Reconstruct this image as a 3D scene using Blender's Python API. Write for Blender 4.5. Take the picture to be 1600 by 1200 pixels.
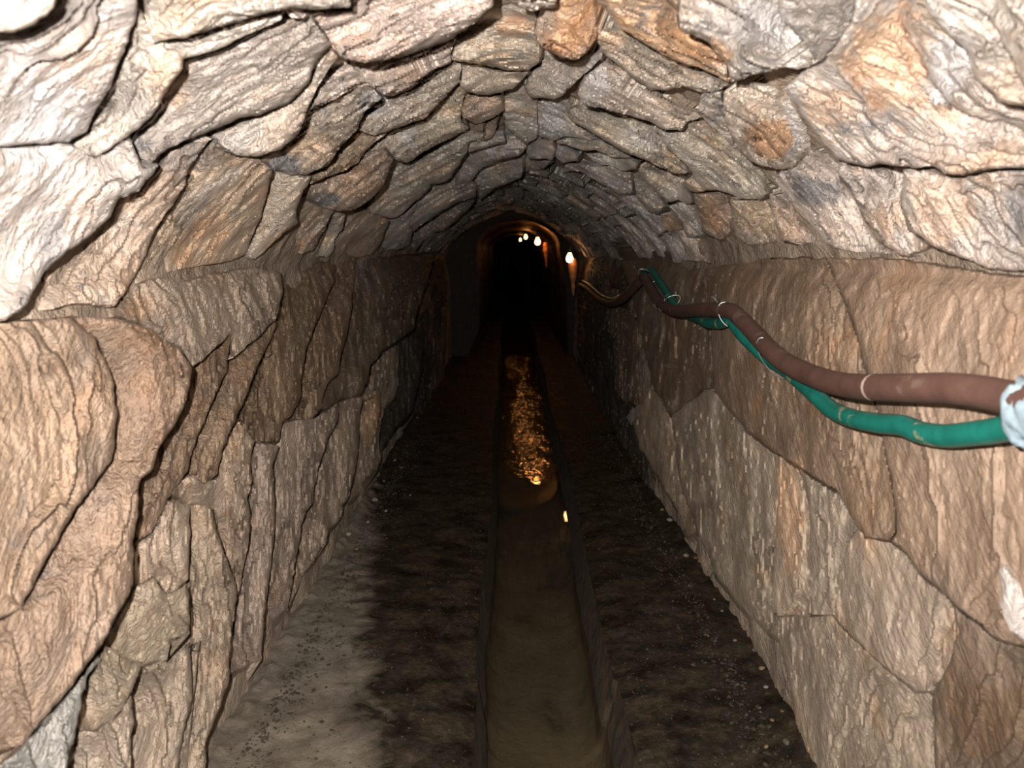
import bpy, math, random
import numpy as np
from mathutils import Vector

# ------------------------------------------------------------------ camera, light, exposure
sc = bpy.context.scene
for o in list(bpy.data.objects):
    bpy.data.objects.remove(o)
EYE = 1.11                      # camera height above the tunnel floor
F, CX, CY = 1250.0, 800.0, 600.0
PITCH = math.atan(200.0 / F)    # camera looks a little down
cam_d = bpy.data.cameras.new('camera')
cam = bpy.data.objects.new('camera', cam_d)
sc.collection.objects.link(cam)
cam.location = (0, 0, EYE)
cam.rotation_euler = (math.pi / 2 - PITCH, 0, 0)
cam_d.sensor_width = 36.0
cam_d.lens = 36.0 * F / 1600.0
cam_d.clip_start = 0.02
cam_d.dof.use_dof = True
cam_d.dof.focus_distance = 2.7
cam_d.dof.aperture_fstop = 5.6
sc.camera = cam

w = bpy.data.worlds.new('world')
sc.world = w
w.use_nodes = True
w.node_tree.nodes['Background'].inputs[0].default_value = (0, 0, 0, 1)
w.node_tree.nodes['Background'].inputs[1].default_value = 0.0

fl = bpy.data.lights.new('camera_flash', 'SPOT')   # the flash of the camera, up and to the left of the lens
fl.energy = 232.0
fl.color = (1.0, 0.965, 0.93)
fl.spot_size = math.radians(130)
fl.spot_blend = 0.75
fl.shadow_soft_size = 0.010
flash = bpy.data.objects.new('camera_flash', fl)
sc.collection.objects.link(flash)
flash.location = (-0.075, 0.0, EYE + 0.072)
flash.rotation_euler = (math.pi / 2 - PITCH + math.radians(6), 0, math.radians(6))

sc.cycles.max_bounces = 4
sc.cycles.diffuse_bounces = 2
sc.cycles.glossy_bounces = 2
sc.view_settings.view_transform = 'Standard'
sc.view_settings.look = 'None'
sc.view_settings.exposure = 0.0
sc.view_settings.gamma = 1.0
sc.view_settings.use_curve_mapping = False

RND = random.Random(7)
col = sc.collection

# ------------------------------------------------------------------ noise
def _hash(ix, iy, iz):
    h = (ix * 374761393 + iy * 668265263 + iz * 2147483647 + 1013904223) & 0xFFFFFFFF
    h = ((h ^ (h >> 13)) * 1274126177) & 0xFFFFFFFF
    h = ((h ^ (h >> 16)) * 2246822519) & 0xFFFFFFFF
    return ((h ^ (h >> 15)) & 0xFFFF) / 32767.5 - 1.0

def vnoise(p):
    p = np.asarray(p, float)
    i = np.floor(p).astype(np.int64)
    f = p - i
    f = f * f * f * (f * (f * 6 - 15) + 10)
    r = 0.0
    for a in (0, 1):
        for b in (0, 1):
            for c in (0, 1):
                wt = (f[:, 0] if a else 1 - f[:, 0]) * (f[:, 1] if b else 1 - f[:, 1]) * (f[:, 2] if c else 1 - f[:, 2])
                r = r + wt * _hash(i[:, 0] + a, i[:, 1] + b, i[:, 2] + c)
    return r

def fbm(p, octv=4, gain=0.5):
    p = np.asarray(p, float)
    r, a = 0.0, 1.0
    for k in range(octv):
        r = r + a * vnoise(p + 17.3 * k)
        p = p * 2.03
        a *= gain
    return r

# ------------------------------------------------------------------ the tunnel's cross-section (camera axis at x=0, z=0)
def profile():
    pts = [(-0.655, -1.45), (-0.66, -1.11), (-0.668, -0.60), (-0.672, -0.27), (-0.69, -0.15), (-0.715, -0.075)]
    a, b, p = 0.735, 0.455, 1.38
    for k in range(0, 61):
        x = -a + 2 * a * k / 60.0
        xr = min(abs(x) / a, 1.0)
        pts.append((x, b * max(0.0, 1 - xr ** p) ** (1 / p) - 0.03 * xr ** 4))
    pts += [(0.715, -0.06), (0.695, -0.13), (0.68, -0.30), (0.672, -0.60), (0.66, -1.11), (0.655, -1.45)]
    x = np.array([q[0] for q in pts]); z = np.array([q[1] for q in pts])
    # densify, then smooth a little
    t = np.linspace(0, len(x) - 1, 900)
    x = np.interp(t, np.arange(len(x)), x); z = np.interp(t, np.arange(len(z)), z)
    for _ in range(25):
        x[1:-1] = 0.25 * x[:-2] + 0.5 * x[1:-1] + 0.25 * x[2:]
        z[1:-1] = 0.25 * z[:-2] + 0.5 * z[1:-1] + 0.25 * z[2:]
    return np.arctan2(x, z), np.hypot(x, z), x, z

PH, PR, PX, PZ = profile()
_dx, _dz = np.gradient(PX), np.gradient(PZ)
_nl = np.hypot(_dx, _dz)
PN = np.abs((PX * _dz - PZ * _dx) / _nl / PR)      # cosine between the radius and the surface normal
PU = np.concatenate([[0], np.cumsum(np.hypot(np.diff(PX), np.diff(PZ)))])

def bulge(ph, y):
    q = np.stack([ph * 1.6, np.asarray(y) * 0.9, 0 * ph + 3.1], -1)
    b = 0.022 * vnoise(q.reshape(-1, 3)).reshape(np.shape(ph))
    return b

def rad(ph, y):
    return np.interp(ph, PH, PR) + bulge(ph, y)

def ray(px, py):
    cx = (np.asarray(px, float) - CX) / F
    cy = (CY - np.asarray(py, float)) / F
    s, c = math.sin(PITCH), math.cos(PITCH)
    return cx, c + s * cy, -s + c * cy          # x, y (along the tunnel), z

def shoot(px, py, h):
    """pixel + height above the lining (along the normal) -> angle, y, radial height"""
    dx, dy, dz = ray(px, py)
    ph = np.arctan2(dx, dz)
    m = np.hypot(dx, dz)
    hr = h / np.clip(np.interp(ph, PH, PN), 0.45, 1)
    y = np.full(ph.shape, 3.0)
    for _ in range(6):
        y = np.clip((rad(ph, y) - hr) / m * dy, 0.2, 28)
    return ph, y, hr

def place(ph, y, hr):
    r = rad(ph, y) - hr
    return np.stack([r * np.sin(ph), y, r * np.cos(ph) + EYE], -1)

def to_px(P):
    x, y, z = P[..., 0], P[..., 1], P[..., 2] - EYE
    s, c = math.sin(PITCH), math.cos(PITCH)
    d = c * y - s * z
    v = s * y + c * z
    return CX + F * x / d, CY - F * v / d

# ------------------------------------------------------------------ materials
def nd(nt, t, **kw):
    n = nt.nodes.new(t)
    for k, v in kw.items():
        if k.startswith('i_'):
            n.inputs[k[2:].replace('_', ' ')].default_value = v
        else:
            setattr(n, k, v)
    return n

def ramp(nt, fac, stops, interp='LINEAR'):
    n = nt.nodes.new('ShaderNodeValToRGB')
    n.color_ramp.interpolation = interp
    e = n.color_ramp.elements
    while len(e) > 1:
        e.remove(e[-1])
    e[0].position, e[0].color = stops[0][0], stops[0][1]
    for p, c in stops[1:]:
        q = e.new(p); q.color = c
    nt.links.new(fac, n.inputs[0])
    return n.outputs[0]

def g(v):
    return (v, v, v, 1)

def mixc(nt, fac, a, b, mode='MIX'):
    n = nt.nodes.new('ShaderNodeMix')
    n.data_type = 'RGBA'; n.blend_type = mode
    for s, v in ((n.inputs[0], fac), (n.inputs[6], a), (n.inputs[7], b)):
        if isinstance(v, (int, float)):
            s.default_value = v
        elif isinstance(v, tuple):
            s.default_value = v
        else:
            nt.links.new(v, s)
    return n.outputs[2]

def noise(nt, vec, scale, detail=6, rough=0.6, dist=0.0):
    n = nd(nt, 'ShaderNodeTexNoise')
    n.inputs['Scale'].default_value = scale
    n.inputs['Detail'].default_value = detail
    n.inputs['Roughness'].default_value = rough
    n.inputs['Distortion'].default_value = dist
    nt.links.new(vec, n.inputs['Vector'])
    return n.outputs['Fac']

def base_mat(name):
    m = bpy.data.materials.new(name)
    m.use_nodes = True
    nt = m.node_tree
    b = nt.nodes['Principled BSDF']
    return m, nt, b

def rock(name, rot, scl, color=None, rough=0.85, spec=0.25, bump=0.5, orange=0.5, stain=0.5, pale=0.5, streak=0.5):
    m, nt, b = base_mat(name)
    geo = nd(nt, 'ShaderNodeNewGeometry')
    mp = nd(nt, 'ShaderNodeMapping')
    mp.vector_type = 'TEXTURE'
    nt.links.new(geo.outputs['Position'], mp.inputs[0])
    mp.inputs['Rotation'].default_value = rot
    mp.inputs['Scale'].default_value = scl
    pos, ani = geo.outputs['Position'], mp.outputs[0]
    if color is None:
        oi = nd(nt, 'ShaderNodeObjectInfo')
        c = oi.outputs['Color']
    else:
        c = color
    tone = ramp(nt, noise(nt, pos, 6.5, 4, 0.62), [(0.32, g(0.72)), (0.5, g(0.98)), (0.68, g(1.2))])
    c = mixc(nt, 1.0, c, tone, 'MULTIPLY')
    st = ramp(nt, noise(nt, ani, 9.0, 4, 0.7), [(0.30, (0.60, 0.57, 0.54, 1)), (0.48, g(1.0)), (0.70, (1.20, 1.19, 1.16, 1))])
    c = mixc(nt, streak, c, mixc(nt, 1.0, c, st, 'MULTIPLY'))
    fo = ramp(nt, noise(nt, pos, 4.6, 4, 0.66), [(0.54, g(0)), (0.68, g(1))])
    c = mixc(nt, mixc(nt, 1.0, fo, g(orange), 'MULTIPLY'), c, mixc(nt, 1.0, c, (1.14, 0.92, 0.72, 1), 'MULTIPLY'))
    off = nd(nt, 'ShaderNodeVectorMath', operation='ADD'); off.inputs[1].default_value = (7.1, 3.3, 1.7)
    nt.links.new(pos, off.inputs[0])
    fg = ramp(nt, noise(nt, off.outputs[0], 7.5, 5, 0.7), [(0.60, g(0)), (0.69, g(1))])
    c = mixc(nt, mixc(nt, 1.0, fg, g(stain), 'MULTIPLY'), c, (0.19, 0.19, 0.20, 1))
    off2 = nd(nt, 'ShaderNodeVectorMath', operation='ADD'); off2.inputs[1].default_value = (-4.1, 9.3, 5.7)
    nt.links.new(pos, off2.inputs[0])
    fp = ramp(nt, noise(nt, off2.outputs[0], 6.0, 5, 0.7), [(0.52, g(0)), (0.66, g(1))])
    c = mixc(nt, mixc(nt, 1.0, fp, g(pale), 'MULTIPLY'), c, (0.57, 0.535, 0.50, 1))
    if color is None:
        at = nd(nt, 'ShaderNodeAttribute', attribute_name='stain')
        c = mixc(nt, at.outputs['Alpha'], c, at.outputs['Color'])
    nt.links.new(c, b.inputs['Base Color'])
    b.inputs['Roughness'].default_value = rough
    b.inputs['Specular IOR Level'].default_value = spec
    # fine relief: thin broken layers plus grain
    rg = nd(nt, 'ShaderNodeTexNoise', noise_type='RIDGED_MULTIFRACTAL')
    rg.inputs['Scale'].default_value = 24.0; rg.inputs['Detail'].default_value = 3; rg.inputs['Roughness'].default_value = 0.6
    nt.links.new(ani, rg.inputs['Vector'])
    h1 = noise(nt, ani, 48.0, 4, 0.75)
    h2 = noise(nt, pos, 130.0, 2, 0.7)
    ad = nd(nt, 'ShaderNodeMath', operation='MULTIPLY_ADD')
    nt.links.new(h2, ad.inputs[0]); ad.inputs[1].default_value = 0.30; nt.links.new(h1, ad.inputs[2])
    ad2 = nd(nt, 'ShaderNodeMath', operation='MULTIPLY_ADD')
    nt.links.new(rg.outputs['Fac'], ad2.inputs[0]); ad2.inputs[1].default_value = -0.20
    h3 = noise(nt, pos, 30.0, 3, 0.68)
    ad3 = nd(nt, 'ShaderNodeMath', operation='MULTIPLY_ADD')
    nt.links.new(h3, ad3.inputs[0]); ad3.inputs[1].default_value = 0.9; nt.links.new(ad.outputs[0], ad3.inputs[2])
    nt.links.new(ad3.outputs[0], ad2.inputs[2])
    bp = nd(nt, 'ShaderNodeBump')
    bp.inputs['Strength'].default_value = bump
    bp.inputs['Distance'].default_value = 0.022
    nt.links.new(ad2.outputs[0], bp.inputs['Height'])
    nt.links.new(bp.outputs[0], b.inputs['Normal'])
    return m

TILT = math.radians(45)
M = {}
M['vault'] = rock('vault_stone', (0, 0, 0), (3.4, 0.55, 3.4), bump=0.7, orange=0.9, stain=0.8, pale=0.5, streak=0.45)
M['vault_mortar'] = rock('vault_mortar', (0, 0, 0), (2, 1, 2), (0.42, 0.355, 0.30, 1), bump=0.7, orange=0.4, stain=0.5, pale=0.3, streak=0.4)
M['wall'] = rock('wall_stone', (-TILT, 0, 0), (1.0, 0.42, 3.2), rough=0.62, spec=0.35, bump=0.75, orange=0.5, stain=0.3, pale=0.10, streak=0.6)
M['wall_r'] = rock('wall_stone_smooth', (-TILT, 0, 0), (1.0, 0.5, 2.6), rough=0.6, spec=0.3, bump=0.4, orange=0.7, stain=0.12, pale=0.06, streak=0.45)
M['wall_mortar'] = rock('wall_mortar', (-TILT, 0, 0), (1, 0.6, 2), (0.33, 0.255, 0.19, 1), bump=0.7, orange=0.2, stain=0.5, pale=0.15, streak=0.6)

# ------------------------------------------------------------------ mesh helpers
def mesh_obj(name, verts, faces, mat, parent=None, smooth=True, center=True, sharp=0):
    verts = np.asarray(verts, float)
    c = verts.mean(0) if center else np.zeros(3)
    me = bpy.data.meshes.new(name)
    me.from_pydata((verts - c).tolist(), [], faces if isinstance(faces, list) else faces.tolist())
    if smooth:
        me.polygons.foreach_set('use_smooth', [True] * len(me.polygons))
    me.materials.append(mat)
    me.update()
    if sharp:
        me.set_sharp_from_angle(angle=math.radians(sharp))
    o = bpy.data.objects.new(name, me)
    col.objects.link(o)
    o.location = c
    if parent is not None:
        o.parent = parent
        pl = parent.location
        o.location = (c[0] - pl[0], c[1] - pl[1], c[2] - pl[2])
    return o

def tag(o, label=None, cat=None, group=None, kind=None):
    if label: o['label'] = label
    if cat: o['category'] = cat
    if group: o['group'] = group
    if kind: o['kind'] = kind
    return o

def empty(name, loc):
    o = bpy.data.objects.new(name, None)
    o.empty_display_size = 0.05
    col.objects.link(o)
    o.location = loc
    return o

def grid_faces(nu, nv):
    a = np.arange(nu * nv).reshape(nu, nv)
    return np.stack([a[:-1, :-1], a[1:, :-1], a[1:, 1:], a[:-1, 1:]], -1).reshape(-1, 4)

# ------------------------------------------------------------------ lining behind the stones: two walls and the vault
PHL, PHR = -1.60, 1.60
YS = np.concatenate([np.arange(-1.2, 0.6, 0.06), np.arange(0.6, 5, 0.02), np.arange(5, 9.15, 0.06)])

def lining(name, p0, p1, n, mat, label):
    ph = np.linspace(p0, p1, n)
    A, Y = np.meshgrid(ph, YS, indexing='ij')
    P = place(A, Y, 0 * A)
    q = P.reshape(-1, 3)
    h = -0.022 + 0.024 * np.exp(-((np.abs(A) - 1.60) / 0.14) ** 2) + (0.012 * fbm(q * 8.0, 4) + 0.004 * fbm(q * np.array([30., 45., 30.]), 2)).reshape(A.shape)
    P = place(A, Y, h / np.clip(np.interp(A, PH, PN), 0.45, 1))
    o = mesh_obj(name, P.reshape(-1, 3), grid_faces(*A.shape)[:, ::-1], mat, center=False)
    return tag(o, label, None, None, 'structure')

wall_left = lining('wall_left', PH[0], PHL, 150, M['wall_mortar'], 'tunnel wall of leaning brown rock slabs beside the pale dry bank')
wall_right = lining('wall_right', PHR, PH[-1], 150, M['wall_mortar'], 'smooth brown tunnel wall carrying the brown and green hoses')
ceiling = lining('ceiling', PHL, PHR, 170, M['wall_mortar'], 'vaulted tunnel ceiling of rough overlapping pale stones')
PARENT = {'v': ceiling, 'l': wall_left, 'r': wall_right}

# ------------------------------------------------------------------ stones
VP = np.array([800.0, 400.0])
TINT = {  # deeper vault tints: calcite-pale, colour lightened further to offset the flash's falloff
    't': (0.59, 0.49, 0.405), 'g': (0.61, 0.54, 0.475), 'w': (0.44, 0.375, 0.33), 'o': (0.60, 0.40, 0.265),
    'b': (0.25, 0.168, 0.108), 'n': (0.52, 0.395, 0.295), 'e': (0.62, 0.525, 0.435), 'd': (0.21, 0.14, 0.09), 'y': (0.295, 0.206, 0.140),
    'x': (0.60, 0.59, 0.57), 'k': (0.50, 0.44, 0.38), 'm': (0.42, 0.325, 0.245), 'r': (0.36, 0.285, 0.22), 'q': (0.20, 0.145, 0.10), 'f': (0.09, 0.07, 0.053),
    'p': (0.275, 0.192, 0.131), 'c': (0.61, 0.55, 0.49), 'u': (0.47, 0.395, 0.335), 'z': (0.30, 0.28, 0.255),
}

def seg_dist(P, A, B):
    d = B - A
    L = np.maximum((d ** 2).sum(1), 1e-9)
    best = np.full(len(P), 1e9); bp = np.zeros_like(P); bk = np.zeros(len(P), int)
    for i in range(0, len(P), 4000):
        q = P[i:i + 4000]
        t = np.clip(((q[:, None, :] - A[None]) * d[None]).sum(2) / L[None], 0, 1)
        c = A[None] + t[..., None] * d[None]
        dd = ((q[:, None, :] - c) ** 2).sum(2)
        k = dd.argmin(1)
        best[i:i + 4000] = np.sqrt(dd[np.arange(len(q)), k])
        bp[i:i + 4000] = c[np.arange(len(q)), k]
        bk[i:i + 4000] = k
    return best, bp, bk

def inside(P, A, B):
    r = np.zeros(len(P), bool)
    for (ax, ay), (bx, by) in zip(A, B):
        if ay == by:
            continue
        c = ((ay > P[:, 1]) != (by > P[:, 1])) & (P[:, 0] < (bx - ax) * (P[:, 1] - ay) / (by - ay) + ax)
        r ^= c
    return r

def ray_hit(P, D, A, B):
    """distance from each P along unit D to the outline"""
    out = np.full(len(P), 1e6)
    E = B - A
    for i in range(0, len(P), 4000):
        p = P[i:i + 4000, None, :]; d = D[i:i + 4000, None, :]
        den = d[..., 0] * E[None, :, 1] - d[..., 1] * E[None, :, 0]
        den = np.where(np.abs(den) < 1e-9, 1e-9, den)
        ap = A[None] - p
        t = (ap[..., 0] * E[None, :, 1] - ap[..., 1] * E[None, :, 0]) / den
        s = (ap[..., 0] * d[..., 1] - ap[..., 1] * d[..., 0]) / den
        t = np.where((t > -0.01) & (s >= -0.001) & (s <= 1.001), t, 1e6)
        out[i:i + 4000] = t.min(1)
    return out

OUTLINES = []
OR_, GY_, WH_, BN_ = (0.58, 0.34, 0.19), (0.15, 0.155, 0.17), (0.62, 0.59, 0.585), (0.16, 0.10, 0.06)
# iron, soot and lime stains: centre, half-size, colour, strength (all as seen from the camera)
STAINS = [
 (1390,95,65,85,OR_,.6),(1205,212,34,34,OR_,.75),(885,62,45,24,OR_,.8),(1092,82,46,26,OR_,.75),(800,40,30,18,OR_,.6),(560,280,40,30,OR_,.35),(260,120,40,50,OR_,.35),(1300,165,60,30,OR_,.35),
 (1110,335,20,26,OR_,.45),(1050,352,14,10,OR_,.5),(640,120,30,16,OR_,.35),(225,480,25,20,OR_,.35),(120,330,40,50,OR_,.2),(1470,330,50,60,OR_,.3),(1235,800,24,90,OR_,.5),(1475,170,30,30,OR_,.3),
 (450,256,30,16,GY_,.75),(508,312,20,11,GY_,.8),(1290,300,46,24,GY_,.65),(85,372,24,50,GY_,.55),(1588,330,22,60,GY_,.55),(40,470,20,30,GY_,.4),(300,250,60,18,GY_,.3),(200,160,50,40,GY_,.15),(290,330,16,40,GY_,.25),
 (592,162,26,20,WH_,.7),(1240,200,22,50,WH_,.5),(1480,100,34,70,WH_,.5),(640,215,16,18,WH_,.6),(1180,40,70,40,WH_,.45),(930,130,24,40,WH_,.55),(860,190,30,30,WH_,.5),(1010,215,40,16,WH_,.4),(60,200,60,90,WH_,.4),
 (1545,1130,75,75,BN_,.7),(1090,800,14,18,BN_,.5),(90,560,70,26,BN_,.35),(60,640,80,30,BN_,.25),(1180,440,120,24,BN_,.35),(250,800,30,40,BN_,.3),(1040,560,60,60,BN_,.35),(500,500,60,70,BN_,.3),
]

def build_stone(poly, reg, tint, h0, h1, cell=2.7, saw=0.5, jag=1.6, seed=0, name='stone', record=True, lift=0.0, grow=7.0, rnd=0.010):
    p = np.array(poly, float)
    p[:, 0] = np.where(p[:, 0] <= 1, p[:, 0] - 120, np.where(p[:, 0] >= 1599, p[:, 0] + 120, p[:, 0]))
    p[:, 1] = np.where(p[:, 1] <= 1, p[:, 1] - 90, np.where(p[:, 1] >= 1199, p[:, 1] + 90, p[:, 1]))
    if record:
        OUTLINES.append(p.copy())
    # ragged outline
    q = []
    for a, b in zip(p, np.roll(p, -1, 0)):
        n = max(1, int(np.hypot(*(b - a)) / 5.0))
        for k in range(n):
            q.append(a + (b - a) * k / n)
    q = np.array(q)
    tn = np.roll(q, -1, 0) - np.roll(q, 1, 0)
    tn /= np.maximum(np.hypot(tn[:, 0], tn[:, 1]), 1e-6)[:, None]
    nn = np.stack([-tn[:, 1], tn[:, 0]], 1)
    ja = jag * (fbm(np.stack([q[:, 0] / 17, q[:, 1] / 17, 0 * q[:, 0] + seed], 1), 3, 0.6))
    q = q + nn * ja[:, None]
    amt = np.zeros(len(q))
    if grow:
        ar = 0.5 * (q[:, 0] * np.roll(q[:, 1], -1) - np.roll(q[:, 0], -1) * q[:, 1]).sum()
        no = -nn if ar > 0 else nn
        tv = VP - q
        tv = tv / np.maximum(np.hypot(tv[:, 0], tv[:, 1]), 1e-6)[:, None]
        fz = (no * tv).sum(1)
        amt = grow * np.clip((0.35 - fz) / 0.7, 0, 1)
        for _ in range(3):
            amt = 0.25 * np.roll(amt, 1) + 0.5 * amt + 0.25 * np.roll(amt, -1)
    A, B = q, np.roll(q, -1, 0)
    x0, y0 = q.min(0) - cell - grow; x1, y1 = q.max(0) + cell + grow
    gx = np.arange(x0, x1 + cell, cell); gy = np.arange(y0, y1 + cell, cell)
    X, Y = np.meshgrid(gx, gy, indexing='ij')
    G = np.stack([X.ravel(), Y.ravel()], 1)
    ins = inside(G, A, B)
    d, near, nk = seg_dist(G, A, B)
    ins0 = ins
    ins = ins | (d < amt[nk] - cell)
    keep = ins | (d < np.maximum(amt[nk], cell * 1.05))
    snap = keep & ~ins & (amt[nk] < cell)
    G[snap] = near[snap]
    rimv = keep & ~ins & ~snap
    dv = G - near
    G[rimv] = near[rimv] + dv[rimv] / np.maximum(d[rimv], 1e-6)[:, None] * amt[nk][rimv][:, None]
    dout = np.where(ins0 | snap, 0.0, np.clip(np.where(rimv, 1.0, d / np.maximum(amt[nk], 1e-6)), 0, 1))
    d = np.where(ins0, d, 0.0)
    F4 = grid_faces(len(gx), len(gy))
    F4 = F4[keep[F4].all(1) & (ins[F4].sum(1) >= 2)]
    if len(F4) < 2:
        return None
    used = np.unique(F4)
    idx = -np.ones(len(G), int); idx[used] = np.arange(len(used))
    GW = np.where(ins0[:, None], G, near - (no[nk] * 1.5 if grow else 0))[used]
    F4 = idx[F4]; G = G[used]; d = d[used]; dout = dout[used]
    # w: 0 at the edge towards the camera, 1 at the edge deeper in the tunnel
    D = VP - GW
    L = np.maximum(np.hypot(D[:, 0], D[:, 1]), 1e-6)
    D = D / L[:, None]
    c8 = np.arange(0, len(q), 3); A8 = q[c8]; B8 = np.roll(A8, -1, 0)
    ti = np.minimum(ray_hit(GW, D, A8, B8), L); to = ray_hit(GW, -D, A8, B8)
    ti = np.minimum(ti, 2000); to = np.minimum(to, 2000)
    wv = np.clip(to / np.maximum(ti + to, 1e-6), 0, 1)
    E = np.concatenate([F4[:, [0, 1]], F4[:, [1, 2]], F4[:, [2, 3]], F4[:, [3, 0]]])
    n_ = len(G)
    deg = np.bincount(E.ravel(), minlength=n_).astype(float)
    span = np.minimum(ti + to, 500)
    for it in range(80):
        for arr in ((wv, span) if it < 20 else (wv,)):
            sm_ = np.bincount(E[:, 0], arr[E[:, 1]], n_) + np.bincount(E[:, 1], arr[E[:, 0]], n_)
            arr[:] = 0.3 * arr + 0.7 * sm_ / deg
    lo, hi = np.percentile(wv, 3), np.percentile(wv, 97)
    wv = np.clip((wv - lo) / max(hi - lo, 1e-3), 0, 1)
    gm = np.full(n_, 1e-4); dw = np.abs(wv[E[:, 0]] - wv[E[:, 1]])
    np.maximum.at(gm, E[:, 0], dw); np.maximum.at(gm, E[:, 1], dw)
    for _ in range(3):
        gm = np.maximum(gm, (np.bincount(E[:, 0], gm[E[:, 1]], n_) + np.bincount(E[:, 1], gm[E[:, 0]], n_)) / deg)
    ph, yy, _ = shoot(G[:, 0], G[:, 1], np.full(len(G), 0.5 * (h0 + h1)))
    P0 = place(ph, yy, 0 * ph)
    # pixel size on the surface limits the detail that makes sense
    px_m = np.clip(np.hypot(P0[:, 0], P0[:, 1]) / F, 0.0006, 0.01)
    h = h0 + (h1 - h0) * wv ** 1.15 + lift - (0.014 * np.exp(-wv * 9) if grow else 0)
    # layers: rise slowly, break off sharply on the deeper side
    K = max(1.0, np.median(span) / 34.0)
    warp = 0.8 * vnoise(P0 * np.array([5., 9., 5.]) + seed) + 0.5 * vnoise(P0 * np.array([16., 30., 16.]) + seed) + 0.25 * vnoise(P0 * np.array([40., 60., 40.]) + seed)
    for kk, am, wf in ((K, 0.027, 1.0), (K * 2.4, 0.010, 1.8)):
        xx = kk * wv + warp * wf + seed * 0.37
        f = xx - np.floor(xx)
        sv = np.where(f < 0.93, f / 0.93, (1 - f) / 0.07)
        gate = np.clip(0.25 + 1.5 * vnoise(np.stack([P0[:, 0] * 3.5, np.floor(xx) * 3.7 + seed, P0[:, 2] * 3.5], 1)), 0, 1)
        h = h + saw * am * gate * (sv - 0.3) * np.clip((cell / (kk * gm) - 9) / 9, 0, 1)
    h = h + (0.007 * fbm(P0 * np.array([7., 11., 7.]) + seed, 3, 0.5) + 0.0016 * fbm(P0 * np.array([45., 80., 45.]), 2, 0.7)) * (0.5 + 0.7 * saw)
    # rounded rim
    rim = np.exp(-d / 2.0) * np.clip(wv * 1.6 - 0.5, 0, 1)
    h = h - rim * np.minimum(rnd, 0.25 * np.maximum(h, 0.004))
    h = h * (1 - dout) + dout * -0.022
    ph, yy, hr = shoot(G[:, 0], G[:, 1], h)
    T = place(ph, yy, hr)
    # skirt into the lining
    ed = np.sort(E, 1)
    key = ed[:, 0] * (len(G) + 1) + ed[:, 1]
    uq, first, cnt = np.unique(key, return_index=True, return_counts=True)
    be = E[first[cnt == 1]]
    bv = np.unique(be)
    sk = -np.ones(len(G), int); sk[bv] = len(G) + np.arange(len(bv))
    S = place(ph[bv], yy[bv], np.full(len(bv), -0.05))
    S[:, 2] = np.maximum(S[:, 2], -0.3)
    quads = np.concatenate([F4, np.stack([be[:, 1], be[:, 0], sk[be[:, 0]], sk[be[:, 1]]], 1)])
    o = mesh_obj(name, np.concatenate([T, S]), quads, M[{'v': 'vault', 'l': 'wall', 'r': 'wall_r'}[reg]], PARENT[reg], sharp=34)
    n_all = len(o.data.vertices)
    stn = np.zeros((n_all, 4))
    wb = 0.35 * fbm(np.stack([G[:, 0] / 22, G[:, 1] / 22, 0 * G[:, 0]], 1), 3, 0.6)
    for (sx, sy, rx, ry, cc, al) in STAINS:
        if sx + 1.6 * rx < x0 or sx - 1.6 * rx > x1 or sy + 1.6 * ry < y0 or sy - 1.6 * ry > y1:
            continue
        e_ = np.hypot((G[:, 0] - sx) / rx, (G[:, 1] - sy) / ry)
        t_ = np.clip((1.15 + wb - e_) / 0.5, 0, 1) * al
        upd = t_ > stn[:len(G), 3]
        stn[:len(G)][upd] = np.concatenate([np.tile(cc, (upd.sum(), 1)), t_[upd][:, None]], 1)
    ca = o.data.color_attributes.new('stain', 'FLOAT_COLOR', 'POINT')
    ca.data.foreach_set('color', stn.ravel())
    c = np.array(TINT[tint])
    rr = random.Random(seed * 31 + 5)
    c = c * rr.uniform(0.9, 1.1)
    o.color = (min(c[0], 0.9), c[1] * rr.uniform(0.98, 1.02), c[2] * rr.uniform(0.96, 1.04), 1)
    return o

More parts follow.
